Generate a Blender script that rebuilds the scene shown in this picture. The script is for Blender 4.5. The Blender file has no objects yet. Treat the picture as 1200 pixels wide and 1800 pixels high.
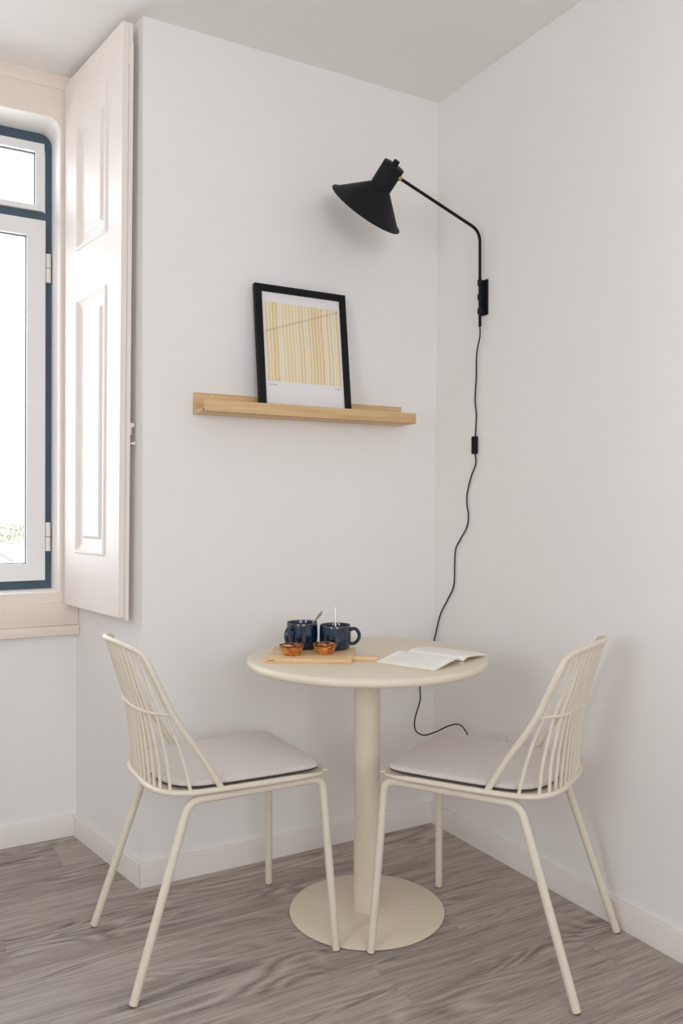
import bpy, bmesh, math, random
from mathutils import Vector, Matrix, Euler
from math import sin, cos, pi, radians
random.seed(7)
S = bpy.context.scene
C = S.collection

# ------------------------------------------------------------------ camera
cd = bpy.data.cameras.new('camera')
cam = bpy.data.objects.new('camera', cd); C.objects.link(cam); S.camera = cam
F, YAW, PITCH, ROLL, CAMH = 1463.48, .5154, .0021, .0009, 1.1729
cd.sensor_fit = 'VERTICAL'; cd.sensor_height = 24.0; cd.lens = 24.0 * F / 1800
cd.shift_y = -10.15 / 1800
cd.clip_start = .05
fw = Vector((sin(YAW) * cos(PITCH), cos(YAW) * cos(PITCH), sin(PITCH)))
r0 = Vector((cos(YAW), -sin(YAW), 0)); u0 = r0.cross(fw)
rr = cos(ROLL) * r0 + sin(ROLL) * u0; uu = -sin(ROLL) * r0 + cos(ROLL) * u0
m = Matrix((rr, uu, -fw)).transposed().to_4x4(); m.translation = Vector((0, 0, CAMH))
cam.matrix_world = m

# ------------------------------------------------------------------ light and exposure
S.view_settings.view_transform = 'Standard'; S.view_settings.look = 'None'
S.view_settings.gamma = 1; S.view_settings.use_curve_mapping = False
S.view_settings.exposure = 0.0
S.cycles.max_bounces = 16; S.cycles.diffuse_bounces = 12; S.cycles.transparent_max_bounces = 12
S.cycles.sample_clamp_indirect = 6
S.cycles.use_denoising = True
SKY = 6.5
w = bpy.data.worlds.new('sky'); S.world = w; w.use_nodes = True
bg = w.node_tree.nodes['Background']
bg.inputs[0].default_value = (.915, .985, 1.07, 1); bg.inputs[1].default_value = SKY
def portal(name, loc, rot, sx, sy):
    l = bpy.data.lights.new(name, 'AREA'); l.shape = 'RECTANGLE'; l.size = sx; l.size_y = sy
    l.cycles.is_portal = True
    o = bpy.data.objects.new(name, l); C.objects.link(o); o.location = loc; o.rotation_euler = rot
portal('window_portal', (.02, 3.36, 1.72), (radians(-90), 0, 0), 1.2, 1.75)
portal('side_fill_portal', (-2.41, 0, 1.7), (0, radians(-90), 0), 1.45, 1.25)  # this and the next serve the unseen openings added for fill daylight
portal('rear_fill_portal', (-.2, -2.61, 1.7), (radians(90), 0, 0), 1.75, 1.45)

# ------------------------------------------------------------------ materials
def srgb(r, g, b):
    f = lambda c: (c / 12.92 if c <= .04045 else ((c + .055) / 1.055) ** 2.4)
    return (f(r / 255), f(g / 255), f(b / 255), 1)
class NT:
    def __init__(s, name):
        s.m = bpy.data.materials.new(name); s.m.use_nodes = True
        s.t = s.m.node_tree; s.b = s.t.nodes['Principled BSDF']
    def n(s, typ, **kw):
        x = s.t.nodes.new(typ)
        for k, v in kw.items(): setattr(x, k, v)
        return x
    def l(s, a, b): s.t.links.new(a, b)
    def math(s, op, a, b=None, c=None):
        x = s.n('ShaderNodeMath', operation=op)
        for i, v in enumerate((a, b, c)):
            if v is None: continue
            if hasattr(v, 'is_linked'): s.l(v, x.inputs[i])
            else: x.inputs[i].default_value = v
        return x.outputs[0]
    def ramp(s, fac, stops):
        x = s.n('ShaderNodeValToRGB'); e = x.color_ramp.elements
        while len(e) < len(stops): e.new(.5)
        for k, (p, c) in enumerate(stops): e[k].position = p; e[k].color = c
        s.l(fac, x.inputs[0]); return x.outputs[0]
    def noise(s, vec, scale=5, detail=3, rough=.5, dist=0):
        x = s.n('ShaderNodeTexNoise'); x.inputs['Scale'].default_value = scale
        x.inputs['Detail'].default_value = detail; x.inputs['Roughness'].default_value = rough
        x.inputs['Distortion'].default_value = dist
        if vec is not None: s.l(vec, x.inputs['Vector'])
        return x.outputs[0]
    def coord(s, kind='Object'):
        return s.n('ShaderNodeTexCoord').outputs[kind]
    def mapping(s, vec, scale=(1, 1, 1), rot=(0, 0, 0)):
        x = s.n('ShaderNodeMapping'); x.inputs['Scale'].default_value = scale; x.inputs['Rotation'].default_value = rot
        s.l(vec, x.inputs[0]); return x.outputs[0]
    def mix(s, fac, a, b, mode='MIX'):
        x = s.n('ShaderNodeMix', data_type='RGBA', blend_type=mode)
        for i, v in ((0, fac), (6, a), (7, b)):
            if hasattr(v, 'is_linked'): s.l(v, x.inputs[i])
            else: x.inputs[i].default_value = v
        return x.outputs[2]
    def bump(s, h, strength=.1, dist=.01):
        x = s.n('ShaderNodeBump'); x.inputs['Strength'].default_value = strength; x.inputs['Distance'].default_value = dist
        s.l(h, x.inputs['Height']); s.l(x.outputs[0], s.b.inputs['Normal'])
def simple(name, col, rough=.5, metal=0, spec=.5, nscale=30, namt=.04, bump=0, bscale=200, bdist=.001, coat=0):
    M = NT(name); co = M.coord()
    n = M.noise(co, nscale, 3)
    c = srgb(*col); lo = tuple(max(0, v * (1 - namt)) for v in c[:3]) + (1,); hi = tuple(min(1, v * (1 + namt)) for v in c[:3]) + (1,)
    M.l(M.ramp(n, [(.3, lo), (.7, hi)]), M.b.inputs['Base Color'])
    M.b.inputs['Roughness'].default_value = rough; M.b.inputs['Metallic'].default_value = metal
    M.b.inputs['Specular IOR Level'].default_value = spec
    M.b.inputs['Coat Weight'].default_value = coat
    if bump: M.bump(M.noise(co, bscale, 4), bump, bdist)
    return M.m
WALL = simple('painted_wall', (236, 233, 230), .75, nscale=2, namt=.008, bump=.12, bscale=55, bdist=.0006, spec=.25)
CEIL = simple('painted_ceiling', (242, 240, 237), .9, nscale=2, namt=.008, spec=.2)
SKIRT = simple('skirting_paint', (232, 227, 220), .4, nscale=8, namt=.01)
BEIGE = simple('old_beige_gloss_paint', (236, 222, 210), .38, nscale=10, namt=.02, bump=.25, bscale=18, bdist=.001)
SHUT = simple('shutter_cream_paint', (238, 229, 221), .5, nscale=10, namt=.02, bump=.2, bscale=22, bdist=.0012)
REVEAL = simple('window_reveal_paint', (250, 246, 240), .6, nscale=10, namt=.01)
DARKF = simple('blue_grey_frame_paint', (66, 84, 100), .45, nscale=20, namt=.08)
SASH = simple('white_sash_paint', (232, 230, 228), .35, nscale=20, namt=.01)
CHAIR = simple('powder_coated_cream_metal', (220, 210, 193), .45, nscale=40, namt=.015, bump=.05, bscale=900, bdist=.0003)
TABLE = simple('powder_coated_table_metal', (224, 213, 192), .42, nscale=40, namt=.012, bump=.05, bscale=900, bdist=.0003)
BLACK = simple('matt_black_metal', (9, 9, 13), .6, spec=.3, nscale=60, namt=.1, bump=.1, bscale=700, bdist=.0004)
BLACKW = simple('black_painted_wood', (8, 7, 9), .6, spec=.3, nscale=60, namt=.15)
RUBBER = simple('grey_rubber', (120, 112, 102), .7)
CORDM = simple('black_cord', (24, 20, 19), .5)
BRASS = simple('brushed_brass', (205, 165, 95), .35, metal=.9, nscale=90)
STEEL = simple('polished_steel', (190, 188, 186), .38, metal=1, nscale=80, namt=.02)
PLAST = simple('white_plastic', (232, 228, 222), .35)
BULB = simple('frosted_bulb', (235, 230, 220), .3)

def fabric():
    M = NT('beige_pad_fabric'); co = M.coord()
    a = M.noise(M.mapping(co, (900, 60, 60)), 1, 2); b = M.noise(M.mapping(co, (60, 900, 60)), 1, 2)
    h = M.math('ADD', a, b); big = M.noise(co, 12, 3)
    M.l(M.mix(big, M.ramp(M.math('MULTIPLY', h, .5), [(.3, srgb(196, 187, 182)), (.7, srgb(218, 210, 205))]), srgb(207, 199, 194)), M.b.inputs['Base Color'])
    M.b.inputs['Roughness'].default_value = .95; M.b.inputs['Sheen Weight'].default_value = .25
    M.b.inputs['Specular IOR Level'].default_value = .1
    M.bump(h, .35, .0006); return M.m
FABRIC = fabric()

def wood(name, c1, c2, c3, rough=.5, sc=1.0, axis='X'):
    M = NT(name); co = M.coord()
    st = {'X': (2 * sc, 40 * sc, 40 * sc), 'Y': (40 * sc, 2 * sc, 40 * sc)}[axis]
    v = M.mapping(co, st)
    g = M.noise(v, 1, 6, .65, .6)
    v2 = M.mapping(co, tuple(k * .35 for k in st)); g2 = M.noise(v2, 1, 2)
    f = M.math('ADD', M.math('MULTIPLY', g, .65), M.math('MULTIPLY', g2, .35))
    M.l(M.ramp(f, [(.35, srgb(*c3)), (.5, srgb(*c1)), (.68, srgb(*c2))]), M.b.inputs['Base Color'])
    M.b.inputs['Roughness'].default_value = rough; M.bump(g, .1, .0008); return M.m
OAK = wood('oak_shelf_wood', (212, 176, 130), (226, 194, 152), (190, 150, 102), .5)
BAMBOO = wood('bamboo_board', (222, 188, 142), (232, 204, 164), (206, 166, 116), .45)

def floor_mat():
    M = NT('grey_oak_laminate'); co = M.coord()
    sx = M.n('ShaderNodeSeparateXYZ'); M.l(co, sx.inputs[0]); X, Y = sx.outputs[0], sx.outputs[1]
    PW, PL = .197, 1.28
    yy = M.math('DIVIDE', M.math('ADD', Y, 10 - .016), PW)
    row = M.math('FLOOR', yy); fy = M.math('FRACT', yy)
    wn = M.n('ShaderNodeTexWhiteNoise', noise_dimensions='1D'); M.l(row, wn.inputs['W'])
    xx = M.math('ADD', M.math('DIVIDE', M.math('ADD', X, 10), PL), wn.outputs['Value'])
    col = M.math('FLOOR', xx); fx = M.math('FRACT', xx)
    wn2 = M.n('ShaderNodeTexWhiteNoise', noise_dimensions='2D')
    cb = M.n('ShaderNodeCombineXYZ'); M.l(row, cb.inputs[0]); M.l(col, cb.inputs[1]); M.l(cb.outputs[0], wn2.inputs['Vector'])
    idv = wn2.outputs['Value']; o1 = M.math('MULTIPLY', idv, 37.0)
    def vec(ax, ay, az=1):
        c = M.n('ShaderNodeCombineXYZ')
        M.l(M.math('ADD', M.math('MULTIPLY', X, ax), o1), c.inputs[0]); M.l(M.math('ADD', M.math('MULTIPLY', Y, ay), o1), c.inputs[1]); M.l(o1, c.inputs[2])
        return c.outputs[0]
    fine = M.noise(vec(7, 240), 1, 5, .75, .15)
    mid = M.noise(vec(2.4, 42), 1, 6, .7, .3)
    broad = M.noise(vec(1.1, 5.0), 1, 2.5, .5, .5)
    rings = M.math('FRACT', M.math('MULTIPLY', broad, 22.0))
    ring = M.math('ABSOLUTE', M.math('SUBTRACT', rings, .5))
    blotch = M.noise(vec(1.5, 6), 1, 2, .5)
    patch = M.n('ShaderNodeMapRange'); patch.inputs['From Min'].default_value = .50; patch.inputs['From Max'].default_value = .62
    M.l(blotch, patch.inputs['Value'])
    ringm = M.math('MULTIPLY', M.math('SUBTRACT', ring, .25), M.math('MULTIPLY', patch.outputs[0], 1.0))
    f = M.math('ADD', M.math('MULTIPLY', fine, .46), M.math('MULTIPLY', mid, .46))
    f = M.math('ADD', f, M.math('MULTIPLY', ringm, .36))
    f = M.math('ADD', f, M.math('MULTIPLY', M.math('SUBTRACT', idv, .5), .05))
    c = M.ramp(f, [(.30, srgb(104, 95, 88)), (.41, srgb(148, 137, 129)), (.5, srgb(172, 162, 153)), (.62, srgb(194, 186, 178))])
    ey = M.math('MINIMUM', fy, M.math('SUBTRACT', 1.0, fy)); ex = M.math('MINIMUM', fx, M.math('SUBTRACT', 1.0, fx))
    seam = M.math('MINIMUM', M.math('MULTIPLY', ey, PW), M.math('MULTIPLY', ex, PL))
    sm = M.n('ShaderNodeMapRange'); sm.inputs['From Min'].default_value = .0003; sm.inputs['From Max'].default_value = .0013
    sm.inputs['To Min'].default_value = .86; M.l(seam, sm.inputs['Value'])
    cc = M.n('ShaderNodeCombineXYZ')
    for i in range(3): M.l(sm.outputs[0], cc.inputs[i])
    M.l(M.mix(1.0, c, cc.outputs[0], 'MULTIPLY'), M.b.inputs['Base Color'])
    M.b.inputs['Roughness'].default_value = .5; M.b.inputs['Specular IOR Level'].default_value = .35
    M.bump(M.math('MULTIPLY', f, sm.outputs[0]), .25, .0012)
    return M.m
FLOOR = floor_mat()

def glaze():
    M = NT('reactive_blue_glaze'); co = M.coord()
    sx = M.n('ShaderNodeSeparateXYZ'); M.l(co, sx.inputs[0])
    n = M.noise(co, 55, 4, .6, .4); n2 = M.noise(M.mapping(co, (120, 120, 14)), 1, 3)
    c = M.ramp(n, [(.3, srgb(6, 18, 34)), (.5, srgb(10, 36, 62)), (.62, srgb(20, 62, 90)), (.76, srgb(44, 92, 108))])
    c = M.mix(M.math('MULTIPLY', n2, .6), c, srgb(10, 28, 50))
    mr = M.n('ShaderNodeMapRange'); mr.inputs['From Min'].default_value = .070; mr.inputs['From Max'].default_value = .077
    M.l(M.math('ADD', sx.outputs[2], M.math('MULTIPLY', M.math('SUBTRACT', n, .5), .008)), mr.inputs['Value'])
    c = M.mix(mr.outputs[0], c, srgb(70, 58, 58))
    M.l(c, M.b.inputs['Base Color']); M.b.inputs['Roughness'].default_value = .16; M.b.inputs['Coat Weight'].default_value = .6
    M.b.inputs['Coat Roughness'].default_value = .05
    M.bump(n, .08, .001); return M.m
GLAZE = glaze()
def pastry():
    M = NT('baked_pastry'); co = M.coord()
    n = M.noise(M.mapping(co, (60, 60, 260)), 1, 4, .6, .5); n2 = M.noise(co, 70, 3)
    c = M.ramp(n, [(.34, srgb(120, 54, 14)), (.5, srgb(204, 118, 40)), (.64, srgb(240, 182, 104))])
    c = M.mix(M.math('MULTIPLY', n2, .45), c, srgb(170, 92, 34))
    sx = M.n('ShaderNodeSeparateXYZ'); M.l(co, sx.inputs[0])
    mr = M.n('ShaderNodeMapRange'); mr.inputs['From Min'].default_value = .021; mr.inputs['From Max'].default_value = .027
    M.l(M.math('ADD', sx.outputs[2], M.math('MULTIPLY', M.math('SUBTRACT', n2, .5), .012)), mr.inputs['Value'])
    M.l(M.mix(M.math('MULTIPLY', mr.outputs[0], .85), c, srgb(84, 36, 16)), M.b.inputs['Base Color'])
    M.b.inputs['Roughness'].default_value = .38; M.bump(n, .6, .002); return M.m
def custard():
    M = NT('caramelised_custard'); co = M.coord()
    n = M.noise(co, 90, 4, .6, .8)
    M.l(M.ramp(n, [(.40, srgb(46, 18, 10)), (.49, srgb(110, 48, 18)), (.55, srgb(232, 160, 92)), (.66, srgb(246, 208, 154))]), M.b.inputs['Base Color'])
    M.b.inputs['Roughness'].default_value = .2; M.bump(n, .4, .001); return M.m
PASTRY, CUSTARD = pastry(), custard()

def poster_mat():   # object coordinates: x across (0..w), z up (0..h) from the lower left corner of the sheet
    M = NT('striped_print_paper'); co = M.coord(); sx = M.n('ShaderNodeSeparateXYZ'); M.l(co, sx.inputs[0])
    X, Z = sx.outputs[0], sx.outputs[2]
    x0, x1, z0, z1, N = .012, .290, .083, .352, 23.0
    wob = M.noise(M.mapping(co, (9, 9, 9)), 1, 3)
    u = M.math('DIVIDE', M.math('ADD', M.math('SUBTRACT', X, x0), M.math('MULTIPLY', M.math('SUBTRACT', wob, .5), .012)), x1 - x0)
    un = M.math('MULTIPLY', u, N); idx = M.math('FLOOR', un); fr = M.math('FRACT', un)
    wn = M.n('ShaderNodeTexWhiteNoise', noise_dimensions='1D'); M.l(idx, wn.inputs['W'])
    wn2 = M.n('ShaderNodeTexWhiteNoise', noise_dimensions='1D'); M.l(M.math('ADD', idx, 50.5), wn2.inputs['W'])
    half = M.math('ADD', .24, M.math('MULTIPLY', wn.outputs['Value'], .17))
    d = M.math('ABSOLUTE', M.math('SUBTRACT', fr, .5))
    mask = M.n('ShaderNodeMapRange'); M.l(M.math('SUBTRACT', half, d), mask.inputs['Value'])
    mask.inputs['From Min'].default_value = -.10; mask.inputs['From Max'].default_value = .10
    def rng(v, a, b):
        return M.math('MULTIPLY', M.math('GREATER_THAN', v, a), M.math('LESS_THAN', v, b))
    box = M.math('MULTIPLY', rng(X, x0, x1), rng(Z, z0, z1))
    edge = M.math('MULTIPLY', M.math('ABSOLUTE', M.math('SUBTRACT', d, .1)), 1.0)
    wash = M.noise(M.mapping(co, (200, 20, 24)), 1, 3)
    stc = M.ramp(wn2.outputs['Value'], [(.0, srgb(238, 216, 166)), (.4, srgb(232, 204, 142)), (.7, srgb(228, 188, 108)), (1, srgb(222, 196, 120))])
    stc = M.mix(M.math('MULTIPLY', wash, .5), stc, srgb(240, 226, 196))
    paper = srgb(232, 228, 227)
    c = M.mix(M.math('MULTIPLY', mask.outputs[0], box), paper, stc)
    # the fine brown diagonal line across the stripes
    dl = M.math('ABSOLUTE', M.math('SUBTRACT', Z, M.math('ADD', .246, M.math('MULTIPLY', X, .34))))
    lm = M.math('MULTIPLY', M.math('MULTIPLY', M.math('LESS_THAN', dl, .003), box), M.math('ADD', .18, M.math('MULTIPLY', mask.outputs[0], .45)))
    c = M.mix(lm, c, srgb(196, 160, 120))
    # two small caption lines under the stripes
    cap = M.math('ADD', M.math('MULTIPLY', rng(X, .014, .046), rng(Z, .0705, .0725)), M.math('MULTIPLY', rng(X, .262, .288), rng(Z, .0705, .0725)))
    brk = M.math('GREATER_THAN', M.noise(M.mapping(co, (700, 1, 1)), 1, 1), .42)
    c = M.mix(M.math('MULTIPLY', M.math('MULTIPLY', cap, brk), .7), c, srgb(90, 86, 84))
    M.l(c, M.b.inputs['Base Color']); M.b.inputs['Roughness'].default_value = .5; M.b.inputs['Specular IOR Level'].default_value = .3
    return M.m
def page_mat():   # object coordinates: x away from the gutter, y along it
    M = NT('printed_page'); co = M.coord(); sx = M.n('ShaderNodeSeparateXYZ'); M.l(co, sx.inputs[0])
    X, Y = sx.outputs[0], sx.outputs[1]; AX = M.math('ABSOLUTE', X)
    def rng(v, a, b): return M.math('MULTIPLY', M.math('GREATER_THAN', v, a), M.math('LESS_THAN', v, b))
    line = M.math('LESS_THAN', M.math('FRACT', M.math('MULTIPLY', Y, 170.0)), .42)
    n = M.math('GREATER_THAN', M.noise(M.mapping(co, (420, 170, 1)), 1, 1), .44)
    box = M.math('MULTIPLY', rng(AX, .018, .122), rng(Y, .02, .172))
    f = M.math('MULTIPLY', M.math('MULTIPLY', line, n), M.math('MULTIPLY', box, .34))
    M.l(M.mix(f, srgb(248, 246, 240), srgb(120, 120, 124)), M.b.inputs['Base Color'])
    M.b.inputs['Roughness'].default_value = .8; return M.m
PAGE = page_mat(); PAPEREDGE = simple('page_edge_paper', (232, 226, 204), .85)
def glass():
    M = NT('window_glass'); t = M.t
    tr = M.n('ShaderNodeBsdfTransparent'); gl = M.n('ShaderNodeBsdfGlossy'); gl.inputs['Roughness'].default_value = 0
    mx = M.n('ShaderNodeMixShader'); fr = M.n('ShaderNodeFresnel'); fr.inputs[0].default_value = 1.25
    M.l(fr.outputs[0], mx.inputs[0]); M.l(tr.outputs[0], mx.inputs[1]); M.l(gl.outputs[0], mx.inputs[2])
    M.l(mx.outputs[0], t.nodes['Material Output'].inputs[0]); return M.m
GLASS = glass()

# ------------------------------------------------------------------ mesh helpers
def new(name, bm, mat, parent=None, smooth=True, loc=None, rotz=None, angle=40):
    bmesh.ops.recalc_face_normals(bm, faces=bm.faces)
    me = bpy.data.meshes.new(name); bm.to_mesh(me); bm.free()
    for mt in (mat if isinstance(mat, (list, tuple)) else [mat]): me.materials.append(mt)
    if smooth:
        me.polygons.foreach_set('use_smooth', [True] * len(me.polygons))
        me.set_sharp_from_angle(angle=radians(angle))
    o = bpy.data.objects.new(name, me); C.objects.link(o)
    if parent is not None: o.parent = parent
    if loc is not None: o.location = loc
    if rotz is not None: o.rotation_euler = (0, 0, rotz)
    return o
def empty(name, loc=(0, 0, 0), rotz=0):
    o = bpy.data.objects.new(name, None); C.objects.link(o); o.location = loc; o.rotation_euler = (0, 0, rotz); o.empty_display_size = .05
    return o
def tag(o, label=None, cat=None, group=None, kind=None):
    if label: o['label'] = label
    if cat: o['category'] = cat
    if group: o['group'] = group
    if kind: o['kind'] = kind
    return o
def box(bm, x0, x1, y0, y1, z0, z1, bev=0, seg=2, M=None):
    r = bmesh.ops.create_cube(bm, size=1); vs = r['verts']
    for v in vs: v.co = Vector(((x0 + x1) / 2 + v.co.x * (x1 - x0), (y0 + y1) / 2 + v.co.y * (y1 - y0), (z0 + z1) / 2 + v.co.z * (z1 - z0)))
    if bev:
        es = list({e for v in vs for e in v.link_edges})
        rb = bmesh.ops.bevel(bm, geom=es, offset=bev, segments=seg, profile=.5, affect='EDGES'); vs = list({v for f in rb['faces'] for v in f.verts} | set(v for v in vs if v.is_valid))
    if M is not None:
        for v in vs: v.co = M @ v.co
    return vs
def prism(bm, pts, z0, z1, bev=0):
    a = [bm.verts.new((p[0], p[1], z0)) for p in pts]; b = [bm.verts.new((p[0], p[1], z1)) for p in pts]
    n = len(pts); bm.faces.new(a[::-1]); bm.faces.new(b)
    for i in range(n): bm.faces.new((a[i], a[(i + 1) % n], b[(i + 1) % n], b[i]))
    if bev:
        bmesh.ops.bevel(bm, geom=list({e for v in a + b for e in v.link_edges}), offset=bev, segments=2, profile=.5, affect='EDGES')
def rrect(x0, x1, z0, z1, r, n=6):
    """rounded rectangle; r = radii (bl, br, tr, tl)"""
    out = []
    for (cx, cz, a0, rad) in ((x0, z0, 180, r[0]), (x1, z0, 270, r[1]), (x1, z1, 0, r[2]), (x0, z1, 90, r[3])):
        if rad <= 0: out.append((cx, cz)); continue
        px = cx + rad if cx == x0 else cx - rad; pz = cz + rad if cz == z0 else cz - rad
        for i in range(n + 1):
            a = radians(a0 + 90 * i / n); out.append((px + rad * cos(a), pz + rad * sin(a)))
    return out
def holed(bm, outer, holes, y0, y1):
    """plate in the xz plane between y0 and y1 with holes"""
    for y in (y0, y1):
        es = []
        for lp in [outer] + holes:
            vs = [bm.verts.new((p[0], y, p[1])) for p in lp]
            es += [bm.edges.new((vs[i], vs[(i + 1) % len(vs)])) for i in range(len(vs))]
        bmesh.ops.triangle_fill(bm, use_beauty=True, use_dissolve=False, edges=es)
    for lp in [outer] + holes:
        a = [bm.verts.new((p[0], y0, p[1])) for p in lp]; b = [bm.verts.new((p[0], y1, p[1])) for p in lp]
        for i in range(len(lp)):
            j = (i + 1) % len(lp); bm.faces.new((a[i], a[j], b[j], b[i]))
    bmesh.ops.remove_doubles(bm, verts=bm.verts, dist=1e-5)
def smooth_path(P, n=8, closed=False):
    P = [Vector(p) for p in P]; out = []
    N = len(P); rngN = N if closed else N - 1
    for i in range(rngN):
        p1, p2 = P[i], P[(i + 1) % N]
        p0 = P[i - 1] if (i > 0 or closed) else p1 * 2 - p2
        p3 = P[(i + 2) % N] if (i + 2 < N or closed) else p2 * 2 - p1
        # centripetal Catmull-Rom
        t0 = 0; t1 = t0 + max((p1 - p0).length, 1e-6) ** .5; t2 = t1 + max((p2 - p1).length, 1e-6) ** .5; t3 = t2 + max((p3 - p2).length, 1e-6) ** .5
        for k in range(n):
            t = t1 + (t2 - t1) * k / n
            A1 = p0 * ((t1 - t) / (t1 - t0)) + p1 * ((t - t0) / (t1 - t0)); A2 = p1 * ((t2 - t) / (t2 - t1)) + p2 * ((t - t1) / (t2 - t1)); A3 = p2 * ((t3 - t) / (t3 - t2)) + p3 * ((t - t2) / (t3 - t2))
            B1 = A1 * ((t2 - t) / (t2 - t0)) + A2 * ((t - t0) / (t2 - t0)); B2 = A2 * ((t3 - t) / (t3 - t1)) + A3 * ((t - t1) / (t3 - t1))
            out.append(B1 * ((t2 - t) / (t2 - t1)) + B2 * ((t - t1) / (t2 - t1)))
    if not closed: out.append(P[-1])
    return out
def bend_path(P, rads, n=8):
    """polyline with rounded corners"""
    P = [Vector(p) for p in P]; out = [P[0]]
    for i in range(1, len(P) - 1):
        a = (P[i - 1] - P[i]).normalized(); b = (P[i + 1] - P[i]).normalized(); r = rads[i - 1]
        ang = a.angle(b); d = r / math.tan(ang / 2)
        s, e = P[i] + a * d, P[i] + b * d
        for k in range(n + 1):
            t = k / n; out.append((1 - t) ** 2 * s + 2 * t * (1 - t) * P[i] + t * t * e)
    out.append(P[-1]); return out
def tube(bm, path, r, seg=12, closed=False, cap=True, flat=1.0, up=None):
    P = [Vector(p) for p in path]; n = len(P)
    rad = r if callable(r) else (lambda t: r)
    T = []
    for i in range(n):
        a = P[i - 1] if (i > 0 or closed) else P[i]; b = P[(i + 1) % n] if (i < n - 1 or closed) else P[i]
        T.append((b - a).normalized())
    ref = Vector(up) if up else (Vector((0, 0, 1)) if abs(T[0].z) < .9 else Vector((1, 0, 0)))
    N = (ref - T[0] * ref.dot(T[0])).normalized(); rings = []
    for i in range(n):
        if i:
            if up: N = Vector(up)
            N = (N - T[i] * N.dot(T[i])).normalized()
        B = T[i].cross(N); R = rad(i / max(1, n - 1))
        rings.append([bm.verts.new(P[i] + (N * cos(2 * pi * k / seg) * R * flat + B * sin(2 * pi * k / seg) * R)) for k in range(seg)])
    for i in range(n if closed else n - 1):
        a, b = rings[i], rings[(i + 1) % n]
        for k in range(seg): bm.faces.new((a[k], a[(k + 1) % seg], b[(k + 1) % seg], b[k]))
    if cap and not closed:
        for ring, t, R in ((rings[0], -T[0], rad(0)), (rings[-1], T[-1], rad(1))):
            c = sum((v.co for v in ring), Vector()) / seg
            r2 = [bm.verts.new(c + (v.co - c) * .72 + t * R * .28) for v in ring]
            for k in range(seg):
                f = (ring[k], ring[(k + 1) % seg], r2[(k + 1) % seg], r2[k]); bm.faces.new(f)
            bm.faces.new(r2)
def lathe(bm, prof, seg=48, M=None, closed=False):
    """prof: list of (r, z); r=0 points become poles"""
    rings = []
    for r, z in prof:
        if r < 1e-6: rings.append([bm.verts.new((0, 0, z))])
        else: rings.append([bm.verts.new((r * cos(2 * pi * k / seg), r * sin(2 * pi * k / seg), z)) for k in range(seg)])
    prs = list(zip(rings, rings[1:])) + ([(rings[-1], rings[0])] if closed else [])
    for a, b in prs:
        for k in range(seg):
            j = (k + 1) % seg
            if len(a) == 1 and len(b) == 1: continue
            if len(a) == 1: bm.faces.new((a[0], b[j], b[k]))
            elif len(b) == 1: bm.faces.new((a[k], a[j], b[0]))
            else: bm.faces.new((a[k], a[j], b[j], b[k]))
    if M is not None:
        for rg in rings:
            for v in rg: v.co = M @ v.co
def axis_matrix(origin, zdir, xref=(1, 0, 0)):
    z = Vector(zdir).normalized(); x = Vector(xref); x = (x - z * x.dot(z)).normalized(); y = z.cross(x)
    m = Matrix((x, y, z)).transposed().to_4x4(); m.translation = Vector(origin); return m

# ------------------------------------------------------------------ the room
XR, LEAN, YB, XL, HC, YN = 1.835, .0265, 2.549, .735, 2.70, 3.078
XN = .647                       # foot of the splayed reveal at the window wall
WX0, WX1, WZ0, WZ1 = -.55, .588, .873, 2.555
NXL, NX0 = -.70, -.615          # mirrored left side of the niche
RX0, RY0 = -2.2, -2.4
def wx(z): return XR + LEAN * z / HC      # the right wall leans out a little towards the top
bm = bmesh.new(); box(bm, RX0 - .2, XR + .3, RY0 - .2, 3.40, -.05, 0); tag(new('floor', bm, FLOOR, smooth=False), kind='structure')
bm = bmesh.new(); box(bm, RX0 - .2, XR + .3, RY0 - .2, 3.40, HC, HC + .1); tag(new('ceiling', bm, CEIL, smooth=False), kind='structure')
bm = bmesh.new()
prism(bm, [(XL, YB), (XR + .2, YB), (XR + .2, 3.32), (XN - .0395, 3.32), (XN, YN)], 0, HC); tag(new('wall_back', bm, WALL, smooth=False), kind='structure')
bm = bmesh.new()
prism(bm, [(RX0 - .2, YB), (NXL, YB), (NX0, YN), (NX0 + .04, 3.32), (RX0 - .2, 3.32)], 0, HC); tag(new('wall_back_left', bm, WALL, smooth=False), kind='structure')
bm = bmesh.new(); prism(bm, [(XR, RY0), (XR + .2, RY0), (XR + .2, YB + .0), (XR, YB + .0)], 0, HC)
for v in bm.verts:
    if v.co.x < XR + .1: v.co.x = wx(v.co.z)
tag(new('wall_right', bm, WALL, smooth=False), kind='structure')
# window wall at the back of the niche (opening with rounded upper corners)
bm = bmesh.new()
holed(bm, [(NX0, 0), (XN, 0), (XN, HC), (NX0, HC)], [rrect(WX0, WX1, WZ0, WZ1, (0, 0, .045, .045))[::-1]], YN, 3.22)
tag(new('wall_window', bm, [WALL], smooth=False), kind='structure')
bm = bmesh.new()      # bright painted lining of the window opening
holed(bm, rrect(WX0, WX1, WZ0, WZ1, (0, 0, .045, .045)), [rrect(WX0 + .002, WX1 - .002, WZ0 + .002, WZ1 - .002, (0, 0, .043, .043))[::-1]], YN - .0125, 3.219)
tag(new('trim_5', bm, REVEAL, smooth=False), kind='structure')
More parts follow.
